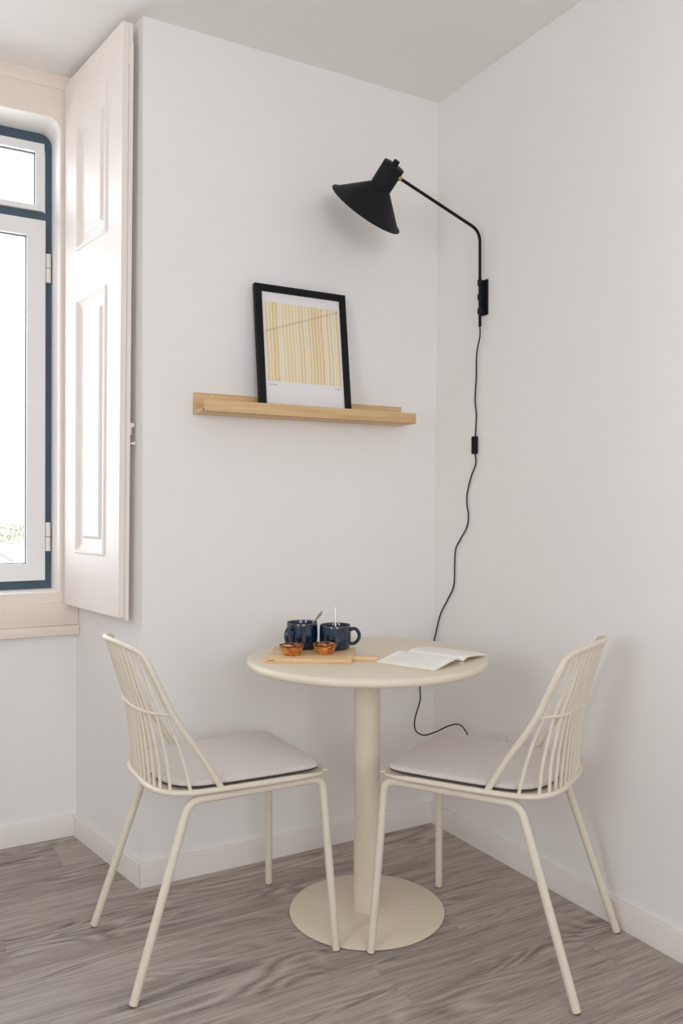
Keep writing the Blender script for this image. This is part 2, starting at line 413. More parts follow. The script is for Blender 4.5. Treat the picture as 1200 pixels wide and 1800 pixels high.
# unseen left and rear walls; their window openings are added to let in daylight
bm = bmesh.new(); 
for a in ((RY0 - .2, -.6, 0, HC), (.6, 2.549, 0, HC), (-.6, .6, 0, 1.0), (-.6, .6, 2.4, HC)): box(bm, RX0 - .2, RX0, a[0], a[1], a[2], a[3])
tag(new('wall_left', bm, WALL, smooth=False), kind='structure')
bm = bmesh.new()
for a in ((RX0, -1.05, 0, HC), (.65, XR + .2, 0, HC), (-1.05, .65, 2.4, HC), (-1.05, .65, 0, 1.0)): box(bm, a[0], a[1], RY0 - .2, RY0, a[2], a[3])
tag(new('wall_rear', bm, WALL, smooth=False), kind='structure')

# skirting boards
BT, BH = .013, .074
def skirt(name, pts):
    """pts: inner wall-side line and the room-side line, mitred polygon"""
    bm = bmesh.new(); prism(bm, pts, 0, BH)
    top = [e for e in bm.edges if all(v.co.z > BH - 1e-4 for v in e.verts)]
    bmesh.ops.bevel(bm, geom=top, offset=.003, segments=2, profile=.5, affect='EDGES')
    tag(new(name, bm, SKIRT, smooth=True, angle=30), kind='structure')
sl = (XL - XN) / (YN - YB)      # reveal slope: dx per -dy
nx, ny = -cos(math.atan(sl)), -sin(math.atan(sl))      # reveal normal (towards -x,-y)
def rev(y, off=0): return (XN + (YN - y) * sl + nx * off, y + ny * off)
p_out = (rev(YB - BT, BT / cos(math.atan(sl)) * 1.0)[0] - .0, YB - BT)
skirt('baseboard_back', [(XL, YB), (XR, YB), (XR - BT, YB - BT), (p_out[0] + .0012, YB - BT)])
skirt('baseboard_right', [(XR, YB), (XR + .0, RY0), (XR - BT, RY0), (XR - BT, YB - BT)])
skirt('baseboard_reveal', [(XL, YB), (p_out[0], YB - BT), (rev(YN - BT)[0] - BT * 1.015, YN - BT), (XN, YN)])
skirt('baseboard_window', [(XN, YN), (rev(YN - BT)[0] - BT * 1.015, YN - BT), (NX0 + BT, YN - BT), (NX0, YN)])

# painted joinery round the window
bm = bmesh.new()
holed(bm, [(NX0 + .012, .836), (XN - .012, .836), (XN - .012, HC), (NX0 + .012, HC)], [rrect(WX0, WX1, WZ0, WZ1, (0, 0, .045, .045))[::-1]], YN - .012, YN)
tag(new('trim_1', bm, BEIGE, smooth=False), kind='structure')
bm = bmesh.new()
pr = [(YN - .012, HC), (YN - .030, HC), (YN - .030, HC - .010), (YN - .024, HC - .016), (YN - .019, HC - .026), (YN - .016, HC - .032), (YN - .016, HC - .040), (YN - .012, HC - .043)]
a = [bm.verts.new((NX0 + .012, p[0], p[1])) for p in pr]; b = [bm.verts.new((XN - .012, p[0], p[1])) for p in pr]
bm.faces.new(a); bm.faces.new(b[::-1])
for i in range(len(pr)): bm.faces.new((a[i], b[i], b[(i + 1) % len(pr)], a[(i + 1) % len(pr)]))
tag(new('trim_2', bm, BEIGE, smooth=True, angle=35), kind='structure')
bm = bmesh.new(); e0 = rev(YN - .028)[0] - .001
box(bm, NX0 - .003, e0, YN - .028, YN, .756, .836, .004)
tag(new('trim_3', bm, BEIGE, angle=30), kind='structure')
bm = bmesh.new(); box(bm, NX0 - .004, rev(YN - .036)[0] - .001, YN - .036, YN, .722, .756, .004)
tag(new('trim_4', bm, BEIGE, angle=30), kind='structure')

# window: blue-grey outer frame, white sashes, hinges, panes
win = empty('window_1', ((WX0 + WX1) / 2, 3.25, WZ0)); tag(win, kind='structure')
cx = (WX0 + WX1) / 2; FY0, FY1 = 3.205, 3.27
def wpart(name, bm, mat, parent=win, **k):
    for v in bm.verts: v.co -= Vector((cx, 3.25, WZ0))
    return new(name, bm, mat, parent, **k)
TR0, TR1 = 2.232, 2.262
bm = bmesh.new()
holed(bm, rrect(WX0 - .02, WX1 + .02, WZ0 - .02, WZ1 + .02, (0, 0, .03, .03)), [[(WX0 + .028, WZ0 + .035), (WX0 + .028, TR0), (WX1 - .024, TR0), (WX1 - .024, WZ0 + .035)], [(WX0 + .028, TR1), (WX0 + .028, WZ1 - .045), (WX1 - .024, WZ1 - .045), (WX1 - .024, TR1)]], FY0 + .015, FY1)
wpart('window_frame', bm, DARKF, smooth=False)
def sash(name, x0, x1, z0, z1, bl, br, bb, bt, y0):
    bm = bmesh.new(); g = [(x0 + bl, z0 + bb), (x0 + bl, z1 - bt), (x1 - br, z1 - bt), (x1 - br, z0 + bb)]
    holed(bm, [(x0, z0), (x1, z0), (x1, z1), (x0, z1)], [g], y0, y0 + .05)
    s = wpart(name, bm, SASH, smooth=False)
    bm = bmesh.new(); holed(bm, [(x0 + bl - .001, z0 + bb - .001), (x1 - br + .001, z0 + bb - .001), (x1 - br + .001, z1 - bt + .001), (x0 + bl - .001, z1 - bt + .001)],
        [[(x0 + bl + .003, z0 + bb + .003), (x0 + bl + .003, z1 - bt - .003), (x1 - br - .003, z1 - bt - .003), (x1 - br - .003, z0 + bb + .003)]], y0 + .02, y0 + .028)
    for v in bm.verts: v.co -= Vector((cx, 3.25, WZ0))
    new('glazing_seal', bm, DARKF, s, smooth=False)
    bm = bmesh.new(); box(bm, x0 + bl, x1 - br, y0 + .022, y0 + .026, z0 + bb, z1 - bt)
    for v in bm.verts: v.co -= Vector((cx, 3.25, WZ0))
    new('window_pane', bm, GLASS, s, smooth=False); return s
SY = FY0 - .005
mid = cx
sash('window_sash', mid + .004, WX1 - .027, .907, 2.228, .05, .064, .062, .060, SY)
sash('window_sash', WX0 + .028, mid - .004, .907, 2.228, .064, .05, .062, .060, SY)
sash('transom_sash', WX0 + .030, WX1 - .030, TR1 + .002, WZ1 - .042, .03, .030, .020, .032, SY + .008)
for zc in (2.055, 1.066):
    bm = bmesh.new()
    for (z0, z1) in ((zc - .053, zc - .001), (zc + .001, zc + .053)):
        lathe(bm, [(0, z0), (.0085, z0), (.0095, z0 + .001), (.0095, z1 - .001), (.0085, z1), (0, z1)], 20, Matrix.Translation((WX1 - .016, SY + .006, 0)))
    wpart('window_hinge', bm, PLAST)

# folded interior shutter against the reveal
A = Vector((.601, 3.055, 0)); B = Vector((.672, 2.594, 0)); d = (B - A); LEN = d.length; d.normalize(); nn = Vector((d.y, -d.x, 0))
if nn.x > 0: nn = -nn
sh = empty('window_shutter', (A.x, A.y, .832)); sh.rotation_euler = (0, 0, math.atan2(d.y, d.x))
tag(sh, 'tall cream painted panelled shutter folded back beside the window', 'shutter')
# local frame: x along the leaf, y = left of d (away from the room = towards wall), z up from the shutter foot
SHH = 2.675 - .832
SHW = .07       # the old leaf is a little wider at its head
TH = .019
def leaf():
    # outer face at local y=0 towards the room; sign below flips to the room side
    bm = bmesh.new()
    panels = [((.108, .185), (.358, .185), (.358, 1.056), (.108, 1.056)), ((.108, 1.222), (.358, 1.222), (.358, 1.712), (.108, 1.650))]
    outer = [(0, 0), (LEN, 0), (LEN, SHH), (0, SHH)]
    es = []
    for lp in [outer] + [list(p) for p in panels]:
        vs = [bm.verts.new((p[0], 0, p[1])) for p in lp]
        es += [bm.edges.new((vs[i], vs[(i + 1) % len(vs)])) for i in range(len(vs))]
    bmesh.ops.triangle_fill(bm, use_beauty=True, use_dissolve=False, edges=es)
    for p in panels:
        prof = [(0, 0), (.003, .005), (.010, .006), (.014, .001), (.020, -.004), (.034, -.009), (.052, -.009), (.056, -.007), (.061, -.002), (.064, -.002)]
        def inset(k):
            q = []
            for i in range(4):
                c = Vector(p[i]); a = (Vector(p[i - 1]) - c).normalized(); b = (Vector(p[(i + 1) % 4]) - c).normalized()
                sn = abs(a.x * b.y - a.y * b.x); q.append(c + (a + b) * (k / sn))
            return q
        rings = [[bm.verts.new((q.x, h, q.y)) for q in inset(k)] for k, h in prof]
        for r1, r2 in zip(rings, rings[1:]):
            for i in range(4): bm.faces.new((r1[i], r1[(i + 1) % 4], r2[(i + 1) % 4], r2[i]))
        bm.faces.new(rings[-1])
    # sides and back
    a = [bm.verts.new((x, 0, z)) for x, z in outer]; b = [bm.verts.new((x, -TH, z)) for x, z in outer]
    for i in range(4): bm.faces.new((a[i], a[(i + 1) % 4], b[(i + 1) % 4], b[i]))
    bm.faces.new(b[::-1])
    bmesh.ops.remove_doubles(bm, verts=bm.verts, dist=1e-5)
    return bm
# which local y is the room side?
rot = Matrix.Rotation(math.atan2(d.y, d.x), 3, 'Z'); roomy = 1 if (rot @ Vector((0, 1, 0))).dot(nn) > 0 else -1
bm = leaf()
for v in bm.verts: v.co.y *= roomy; v.co.x *= 1 + SHW * v.co.z / SHH
new('front_leaf', bm, SHUT, sh, smooth=True, angle=25)
bm = bmesh.new()
holed(bm, [(.010, -.006), (LEN + .006, -.012), (LEN + .006, SHH - .06), (LEN + .001, SHH - .058), (LEN + .001, SHH + .001), (.010, SHH + .001)], [], 0, .012)
for v in bm.verts: v.co.y = -roomy * (TH + .001 + v.co.y)
for v in bm.verts: v.co.x *= 1 + SHW * v.co.z / SHH
new('rear_leaf', bm, SHUT, sh, smooth=False)
yb = -roomy * (TH + .013)
def knob(z, ln, r):
    bm = bmesh.new()
    lathe(bm, [(0, -.001), (.008, 0), (.008, .002), (.0035, .004), (.0032, ln * .6), (r * .8, ln * .8), (r, ln * .92), (r * .75, ln), (0, ln)], 20,
          axis_matrix((LEN * (1 + SHW * z / SHH) - .004, yb, z), (.25, -roomy, 0)))
    return bm
new('knob', knob(.5425, .020, .007), SHUT, sh)
bm = bmesh.new()      # small turn-catch above the knob
box(bm, -.007, .007, 0, .006, -.018, .022, .002)
lathe(bm, [(0, 0), (.006, 0), (.009, .006), (.006, .012), (0, .013)], 16, axis_matrix((0, .004, .014), (0, 1, 0)))
for v in bm.verts: v.co = Vector((LEN * 1.022 - .003 + v.co.x, yb - roomy * v.co.y, .585 + v.co.z))
new('catch', bm, SHUT, sh)
bm = bmesh.new(); box(bm, LEN - .001, LEN + .006, 0, .006, 0, .052, .0015)
for v in bm.verts: v.co = Vector((v.co.x * (1 + SHW * .93), -roomy * (TH - .002 + v.co.y), SHH - .13 + v.co.z))
new('hinge', bm, BEIGE, sh)

# outside: a pale flat roof and a tree far below the window
FOL = simple('pale_sunlit_foliage', (158, 158, 136), .8, nscale=4, namt=.3)
BARK = simple('bark', (190, 182, 170), .9)
ROOFM = simple('pale_render', (230, 226, 220), .8)
tr = empty('tree', (1.93, 14.2, -4.6)); tag(tr, 'pale leafy tree outside, seen low through the window', 'tree')
bm = bmesh.new(); tube(bm, [(0, 0, 0), (.05, 0, 2.0), (.0, .05, 5.2)], lambda t: .05 - .03 * t, 10); new('trunk', bm, BARK, tr)
bm = bmesh.new(); rnd = random.Random(3)
for i in range(650):
    a = rnd.uniform(0, 2 * pi); rr_ = rnd.random() ** .5; zz = rnd.uniform(-1, 1)
    q = Vector((cos(a) * rr_ * .30 + .02, sin(a) * rr_ * .30, 5.36 + zz * .20 * (1 - rr_ * .5)))
    s = rnd.uniform(.03, .06); e = Euler((rnd.uniform(0, 6), rnd.uniform(0, 6), rnd.uniform(0, 6))).to_matrix()
    pts = [(-s, 0, 0), (0, -s * .45, s * .1), (s, 0, 0), (0, s * .45, s * .1)]
    bm.faces.new([bm.verts.new(q + e @ Vector(p)) for p in pts])
new('foliage', bm, FOL, tr, smooth=False)
# ground below, and a roof close by
bm = bmesh.new(); box(bm, -6, 8, 4.5, 40, -4.9, -4.6); tag(new('ground_outside', bm, ROOFM, smooth=False), kind='structure')
bm = bmesh.new()
holed(bm, [(-1.5, -4.6), (1.14, -4.6), (1.14, .67), (.2, 1.30), (-1.5, .2)], [], 8.24, 10.0)
house = new('neighbouring_house', bm, ROOFM, smooth=False)
tag(house, 'white gabled building outside with a thin grey roof edge, low in the window', 'building')
bm = bmesh.new(); tube(bm, [(1.155, 8.22, .675), (.2, 8.22, 1.32)], .016, 6); new('roof_verge', bm, simple('grey_roof_verge', (104, 100, 98), .8), house, smooth=False)

# ------------------------------------------------------------------ the table
TX, TY, TZ = 1.262, 2.076, .744
tb = empty('bistro_table', (TX, TY, 0)); tag(tb, 'small round cream pedestal table on a flat disc foot', 'table')
bm = bmesh.new(); R = .35
edge = []
for i in range(13):
    a = pi / 2 - pi * i / 12; edge.append((R - .012 + .012 * cos(a), TZ - .012 + .012 * sin(a)))
lathe(bm, [(0, TZ)] + edge + [(0, TZ - .024)], 128)
new('tabletop', bm, TABLE, tb)
bm = bmesh.new(); lathe(bm, [(0, .006), (.037, .006), (.0385, .0065), (.0385, TZ - .0245), (0, TZ - .0245)], 48); new('column', bm, TABLE, tb)
bm = bmesh.new(); lathe(bm, [(0, .0015), (.222, .0015), (.2245, .0025), (.2245, .007), (.222, .0085), (0, .0085)], 128); new('base_plate', bm, TABLE, tb)
bm = bmesh.new(); lathe(bm, [(0, 0), (.219, 0), (.219, .0014), (0, .0014)], 96); new('floor_gasket', bm, BLACK, tb)

# ------------------------------------------------------------------ chairs
def mk_chair():
    ch = empty('dining_chair')
    RZ = .470
    half = [(-.200, 0), (-.2, .03), (-.2, .06), (-.198, .087), (-.193, .113), (-.183, .139), (-.164, .164), (-.122, .187), (-.05, .197), (.05, .202), (.15, .2045), (.212, .206)]
    front = [(.236, .198), (.244, .175), (.246, .12), (.2465, .05), (.2465, 0)]
    loop = half + front + [(x, -y) for x, y in front[-2::-1]] + [(x, -y) for x, y in half[:0:-1]]
    lp = smooth_path([(x, y, RZ) for x, y in loop], 4, closed=True)
    bm = bmesh.new(); tube(bm, lp, lambda t: .0085 - .0042 * min(1, max(0, (lp[round(t * (len(lp) - 1))].x - .17) / .06)), 12, closed=True, flat=.85, up=(0, 0, 1)); new('seat_rim', bm, CHAIR, ch)
    # thin metal seat shell inside the rim
    bm = bmesh.new()
    prism(bm, [(p.x, p.y) for p in lp], RZ - .004, RZ + .001); new('seat_shell', bm, CHAIR, ch, smooth=False)
    # front lip plate
    bm = bmesh.new(); box(bm, .236, .262, -.185, .185, RZ - .003, RZ + .002, .0018); new('front_lip', bm, CHAIR, ch)
    # seat pad
    hp = [(-.172, 0), (-.172, .05), (-.168, .09), (-.155, .128), (-.132, .157), (-.095, .176), (-.03, .183), (.06, .187), (.15, .191), (.212, .192), (.232, .184), (.239, .165), (.242, .10), (.243, 0)]
    pl = hp + [(x, -y) for x, y in hp[-2:0:-1]]
    pp = smooth_path([(x, y, 0) for x, y in pl], 4, closed=True)
    cen = Vector((.035, 0, 0)); bm = bmesh.new()
    zb0 = RZ + .0075
    prof = [(1.0, .003), (1.004, .006), (1.0, .010), (.985, .0135), (.955, .0155), (.8, .0175), (.6, .0185), (.4, .019), (.2, .019)]
    def padz(x, y, h): return zb0 + h + .006 * max(0, (x - .05) / .19) ** 2 * (1 if h > 0 else 1) * .6 - .004 * max(0, 1 - abs(x + .02) / .15) * (1 - (y / .2) ** 2) * (h / .019)
    rings = []
    for k, h in prof: rings.append([bm.verts.new((cen.x + (p.x - cen.x) * k, p.y * k, padz(cen.x + (p.x - cen.x) * k, p.y * k, h))) for p in pp])
    cv = bm.verts.new((cen.x, 0, padz(cen.x, 0, .019))); n = len(pp)
    for r1, r2 in zip(rings, rings[1:]):
        for k in range(n): bm.faces.new((r1[k], r1[(k + 1) % n], r2[(k + 1) % n], r2[k]))
    for k in range(n): bm.faces.new((rings[-1][k], rings[-1][(k + 1) % n], cv))
    und = [bm.verts.new((cen.x + (p.x - cen.x) * .97, p.y * .97, padz(cen.x + (p.x - cen.x), p.y, 0))) for p in pp]
    for k in range(n): bm.faces.new((und[k], und[(k + 1) % n], rings[0][(k + 1) % n], rings[0][k]))
    bm.faces.new(und[::-1])
    pad = new('seat_pad', bm, FABRIC, ch)
    bm = bmesh.new(); lowr = [Vector((cen.x + (p.x - cen.x) * .985, p.y * .985, padz(p.x, p.y, 0) - .001)) for p in pp]
    tube(bm, lowr, .0015, 8, closed=True); new('pad_gap_shade', bm, simple('gap_shade_dark', (70, 62, 58), .9), pad)  # dark strip painted in for the shade in the gap under the pad
    # back frame tube
    fh = [(-.042, .193, RZ + .002), (-.0965, .190, .563), (-.133, .188, .616), (-.164, .185, .666), (-.189, .184, .719), (-.204, .183, .752), (-.2205, .180, .787), (-.2275, .172, .806), (-.235, .150, .818), (-.254, .105, .828), (-.273, .055, .836), (-.284, 0, .839)]
    path = fh + [(x, -y, z) for x, y, z in fh[-2::-1]]
    sp = smooth_path(path, 6)
    def fr(t):
        s = abs(t - .5) * 2      # 0 = middle of the top rail, 1 = feet
        return .0068 + .0012 * min(1, max(0, (s - .15) / .3))
    bm = bmesh.new(); tube(bm, sp, fr, 14, cap=True); new('back_frame', bm, CHAIR, ch)
    # small weld pads at the feet of the frame
    fy = [0, .030, .059, .086, .112, .139, .163, .187]; fx = [-.200, -.200, -.199, -.198, -.193, -.183, -.165, -.122]
    ZS = [.47, .54, .605, .665, .729]
    x0_ = [-.200, -.206, -.212, -.222, -.242]; x5_ = [-.182, -.184, -.194, -.207, -.228]
    XS = [[a_ + (b_ - a_) * (k / 5) ** 2.2 for a_, b_ in zip(x0_, x5_)] for k in range(6)] + [[-.164, -.169, -.181, -.195, -.217], [-.120, -.134, -.153, -.176, -.201]]
    my = [fy[k] + (.0205 * k - fy[k]) * .545 for k in range(8)]; mx = [c_[3] for c_ in XS]
    def top(i):
        y = .0205 * i; 
        # point on the rail
        for a, b in zip(fh[::-1], fh[::-1][1:]):
            if a[1] <= y <= b[1]:
                t = (y - a[1]) / (b[1] - a[1]); return Vector([a[k] + (b[k] - a[k]) * t for k in range(3)])
    for i in range(-7, 8):
        k = abs(i); s = -1 if i < 0 else 1
        tp = top(k); col = XS[k]; P = [Vector((col[0], fy[k], RZ + .003))]
        for j in (1, 2, 3, 4):
            z = ZS[j]; q = (z - .47) / (tp.z - .47); P.append(Vector((col[j], fy[k] + (tp.y - fy[k]) * q, z)))
        P = smooth_path(P + [tp], 6)
        P = [Vector((p.x, p.y * s, p.z)) for p in P]
        bm = bmesh.new(); tube(bm, P, .0046, 8, cap=False); new('spindle', bm, CHAIR, ch)
    # cross rail
    hr = [(mx[k] - .0035, my[k], .665) for k in range(8)] + [(-.166, .1845, .665)]
    P = smooth_path(hr[::-1] + [(x, -y, z) for x, y, z in hr[1:]], 4)
    bm = bmesh.new(); tube(bm, P, .0042, 8, cap=False); new('cross_rail', bm, CHAIR, ch)
    # legs and under-seat rails
    for s in (1, -1):
        pts = [Vector((.268, .2225 * s, .004)), Vector((.248, .180 * s, .4485)), Vector((-.122, .180 * s, .4485)), Vector((-.268, .2135 * s, .004))]
        full = bend_path(pts, [.034, .045], 10)
        # split into front leg (with bend), rail, rear leg
        i1 = 11; i2 = 12
        LR = .0108
        bm = bmesh.new(); tube(bm, full[:12], LR, 16); fl = new('leg', bm, CHAIR, ch)
        bm = bmesh.new(); tube(bm, full[12:], LR, 16); rl = new('leg', bm, CHAIR, ch)
        bm = bmesh.new(); tube(bm, [full[11], full[12]], LR, 16, cap=False); new('seat_support_rail', bm, CHAIR, ch)
        for lg, e, nxt in ((fl, full[0], full[1]), (rl, full[-1], full[-2])):
            bm = bmesh.new(); dd = (nxt - e).normalized()
            tube(bm, [e - dd * .002, e + dd * .005], LR * .96, 16); new('foot_cap', bm, RUBBER, lg)
    return ch
def copy_tree(o, parent=None):
    c = o.copy(); C.objects.link(c); c.parent = parent
    for k in o.children: copy_tree(k, c)
    return c
chairA = mk_chair(); chairB = copy_tree(chairA)
chairA.location = (.813, 2.155, 0); chairA.rotation_euler = (0, 0, radians(-1))
chairB.location = (1.478, 1.753, 0); chairB.rotation_euler = (0, 0, radians(120.3))
tag(chairA, 'cream metal spindle-back chair with pale pad, nearest the window', 'chair', 'spindle-back chairs at the table')
tag(chairB, 'cream metal spindle-back chair backed against the right wall', 'chair', 'spindle-back chairs at the table')

# ------------------------------------------------------------------ wall shelf and picture
shf = empty('picture_ledge', (.898, YB, 1.472)); tag(shf, 'narrow light oak picture ledge on the wall', 'shelf')
SL = .790
bm = bmesh.new(); box(bm, 0, SL, -.013, 0, 0, .069, .0012); new('back_panel', bm, OAK, shf)
bm = bmesh.new(); box(bm, 0, SL, -.103, -.0125, 0, .013, .0012); new('shelf_board', bm, OAK, shf)
bm = bmesh.new(); box(bm, 0, SL, -.1065, -.094, 0, .0375, .0012); new('front_lip', bm, OAK, shf)
for x in (.060, SL - .060):
    bm = bmesh.new(); lathe(bm, [(0, 0), (.006, 0), (.0055, .0015), (.003, .0026), (0, .0028)], 20, axis_matrix((x, -.013, .057), (0, -1, 0)))
    new('screw', bm, simple('screw_cover', (222, 196, 150), .4), shf)

FWd, FH, FT, FB = .342, .430, .018, .0235
by, ty = YB - .068, YB - .0195
tilt = math.asin((ty - by) / FH)
pf = empty('picture', (1.0995, by, 1.486)); pf.rotation_euler = (-tilt, 0, 0)
tag(pf, 'thin black picture frame with a yellow striped print, leaning on the oak ledge', 'picture')
bm = bmesh.new()
holed(bm, [(0, 0), (FWd, 0), (FWd, FH), (0, FH)], [[(FB, FB), (FB, FH - FB), (FWd - FB, FH - FB), (FWd - FB, FB)]], -FT / 2, FT / 2 - .001)
bmesh.ops.dissolve_limit(bm, angle_limit=.01, verts=bm.verts, edges=bm.edges)
new('frame', bm, BLACKW, pf, smooth=False)
bm = bmesh.new(); box(bm, 0, FWd - 2 * FB + .004, 0, .003, 0, FH - 2 * FB + .004)
o = new('print', bm, poster_mat(), pf, smooth=False, loc=(FB - .002, -.003, FB - .002))
bm = bmesh.new(); box(bm, .004, FWd - .004, .0005, .006, .004, FH - .004); new('backing_board', bm, simple('brown_backing', (120, 96, 70), .8), pf, smooth=False)

# ------------------------------------------------------------------ wall lamp
LY, LX = 2.262, 1.829
lamp = empty('wall_lamp', (wx(1.9), LY, 1.90)); tag(lamp, 'black swing-arm wall lamp with wide cone shade in the corner', 'wall lamp')
L0 = Vector(lamp.location)
def lpart(name, bm, mat, parent=lamp, **k):
    for v in bm.verts: v.co -= L0
    return new(name, bm, mat, parent, **k)
bm = bmesh.new(); box(bm, wx(1.9) - .007, wx(1.9) - .0005, LY - .016, LY + .016, 1.840, 1.962, .0015); lpart('wall_plate', bm, BLACK)
bm = bmesh.new(); box(bm, LX, wx(1.9) - .006, LY - .004, LY + .004, 1.842, 1.960, .001); lpart('bracket', bm, BLACK)
for z in (1.950, 1.901, 1.852):
    bm = bmesh.new(); lathe(bm, [(0, -.010), (.0075, -.010), (.0085, -.008), (.0085, .008), (.0075, .010), (0, .010)], 20, Matrix.Translation((LX, LY, z))); lpart('clamp_collar', bm, BLACK)
for z in (1.947, 1.855):
    bm = bmesh.new(); lathe(bm, [(0, 0), (.004, 0), (.0035, .002), (0, .0025)], 14, axis_matrix((wx(1.9) - .007, LY - .0115, z), (-1, 0, 0))); lpart('screw', bm, STEEL)
AE = Vector((1.500, LY, 2.245))      # where the arm meets the joint
bm = bmesh.new(); tube(bm, bend_path([(LX, LY, 1.800), (LX, LY, 2.128), AE], [.055], 12), .0052, 14); lpart('arm', bm, BLACK)
adir = (AE - Vector((LX, LY, 2.128))).normalized()
bm = bmesh.new(); lathe(bm, [(0, -.004), (.0068, -.004), (.0074, -.002), (.0074, .013), (.0068, .014), (0, .014)], 24, axis_matrix(AE, adir)); lpart('brass_joint', bm, BRASS)
bm = bmesh.new(); lathe(bm, [(0, 0), (.0045, 0), (.0045, .012), (0, .012)], 16, axis_matrix(AE + adir * .012, adir)); lpart('joint_pin', bm, BLACK)
# head axis: towards the mouth
vd = (Vector((1.45, LY, 2.22)) - Vector((0, 0, CAMH))).normalized(); vr = vd.cross(Vector((0, 0, 1))).normalized(); vu = vr.cross(vd)
ax = (-.565 * vr - .810 * vu + .16 * vd).normalized()
hc = Vector((1.478, LY, 2.285))     # centre of the cap
HCY = .082
Mh = axis_matrix(hc, ax)
bm = bmesh.new(); RC_ = .0375
t = .0012
prof = [(0, 0), (RC_ - .002, 0), (RC_, .002), (RC_ - .0005, HCY), (.127, HCY + .082), (.1305, HCY + .0815), (.134, HCY + .083), (.134, HCY + .0845), (.1305, HCY + .0855), (.1265, HCY + .0838), (RC_ - .002, HCY + .0015), (RC_ - .003, .004), (0, .004)]
lathe(bm, prof, 96, Mh); lpart('lamp_shade', bm, BLACK, angle=30)
bm = bmesh.new(); lathe(bm, [(0, -.016), (.009, -.016), (.0103, -.0148), (.0103, 0), (0, 0)], 24, Mh); lpart('shade_knob', bm, BLACK)
bm = bmesh.new(); lathe(bm, [(0, .004), (.016, .004), (.016, .05), (0, .05)], 24, Mh); lpart('bulb_socket', bm, BLACK)
bm = bmesh.new(); lathe(bm, [(0, .0502), (.012, .0502), (.014, .06), (.024, .08), (.0275, .098), (.024, .114), (.012, .124), (0, .126)], 28, Mh); lpart('bulb', bm, BULB)
# cord down the right wall, slack into the corner and back up to the socket
def wp(y, z, off=.006): return (wx(z) - off, y, z)
cord = [(LX, LY, 1.800), (LX + .003, LY + .003, 1.770), wp(2.292, 1.715, .012), wp(2.302, 1.63), wp(2.307, 1.548), wp(2.300, 1.50), wp(2.302, 1.45), wp(2.304, 1.424), wp(2.304, 1.362), wp(2.300, 1.33), wp(2.325, 1.285), wp(2.348, 1.22), wp(2.347, 1.18), wp(2.339, 1.149), wp(2.345, 1.11), wp(2.385, 1.06), wp(2.411, 1.025), wp(2.416, .97), wp(2.421, .891), wp(2.455, .84), wp(2.50, .779), wp(2.528, .69, .010),
        (1.805, 2.530, .60), (1.764, 2.524, .522), (1.757, 2.515, .47), (1.728, 2.508, .40), (1.728, 2.503, .365), (1.757, 2.495, .345), (1.795, 2.47, .358), (1.812, 2.44, .378), (1.818, 2.385, .402), (1.815, 2.345, .405), (1.806, 2.305, .392), (1.798, 2.275, .370), (1.798, 2.255, .36)]
bm = bmesh.new(); tube(bm, smooth_path(cord, 8), .0024, 8); lpart('cord', bm, CORDM)
bm = bmesh.new(); box(bm, wx(1.39) - .017, wx(1.39) - .001, 2.304 - .0105, 2.304 + .0105, 1.362, 1.424, .004, 3); sw = lpart('cord_switch', bm, BLACK)
bm = bmesh.new(); box(bm, wx(1.39) - .020, wx(1.39) - .0165, 2.304 - .0045, 2.304 + .0045, 1.384, 1.402, .0015); lpart('rocker', bm, BLACK, sw)
bm = bmesh.new(); box(bm, wx(.36) - .042, wx(.36) - .0095, 2.228, 2.252, .348, .372, .005); lpart('plug', bm, BLACK)
# double wall socket
ws = empty('wall_socket', (wx(.37), 2.19, .375)); tag(ws, 'white double wall socket low on the right wall behind the chair', 'wall socket')
bm = bmesh.new(); box(bm, -.0085, -.0005, -.055, .055, -.040, .042, .003); new('socket_plate', bm, PLAST, ws)
for yy in (.027, -.027):
    bm = bmesh.new(); lathe(bm, [(0, .0005), (.017, .0005), (.019, .0015), (.020, .0015), (.020, 0), (0, 0)], 28, axis_matrix((-.0085, yy, 0), (-1, 0, 0))); new('outlet', bm, PLAST, ws)

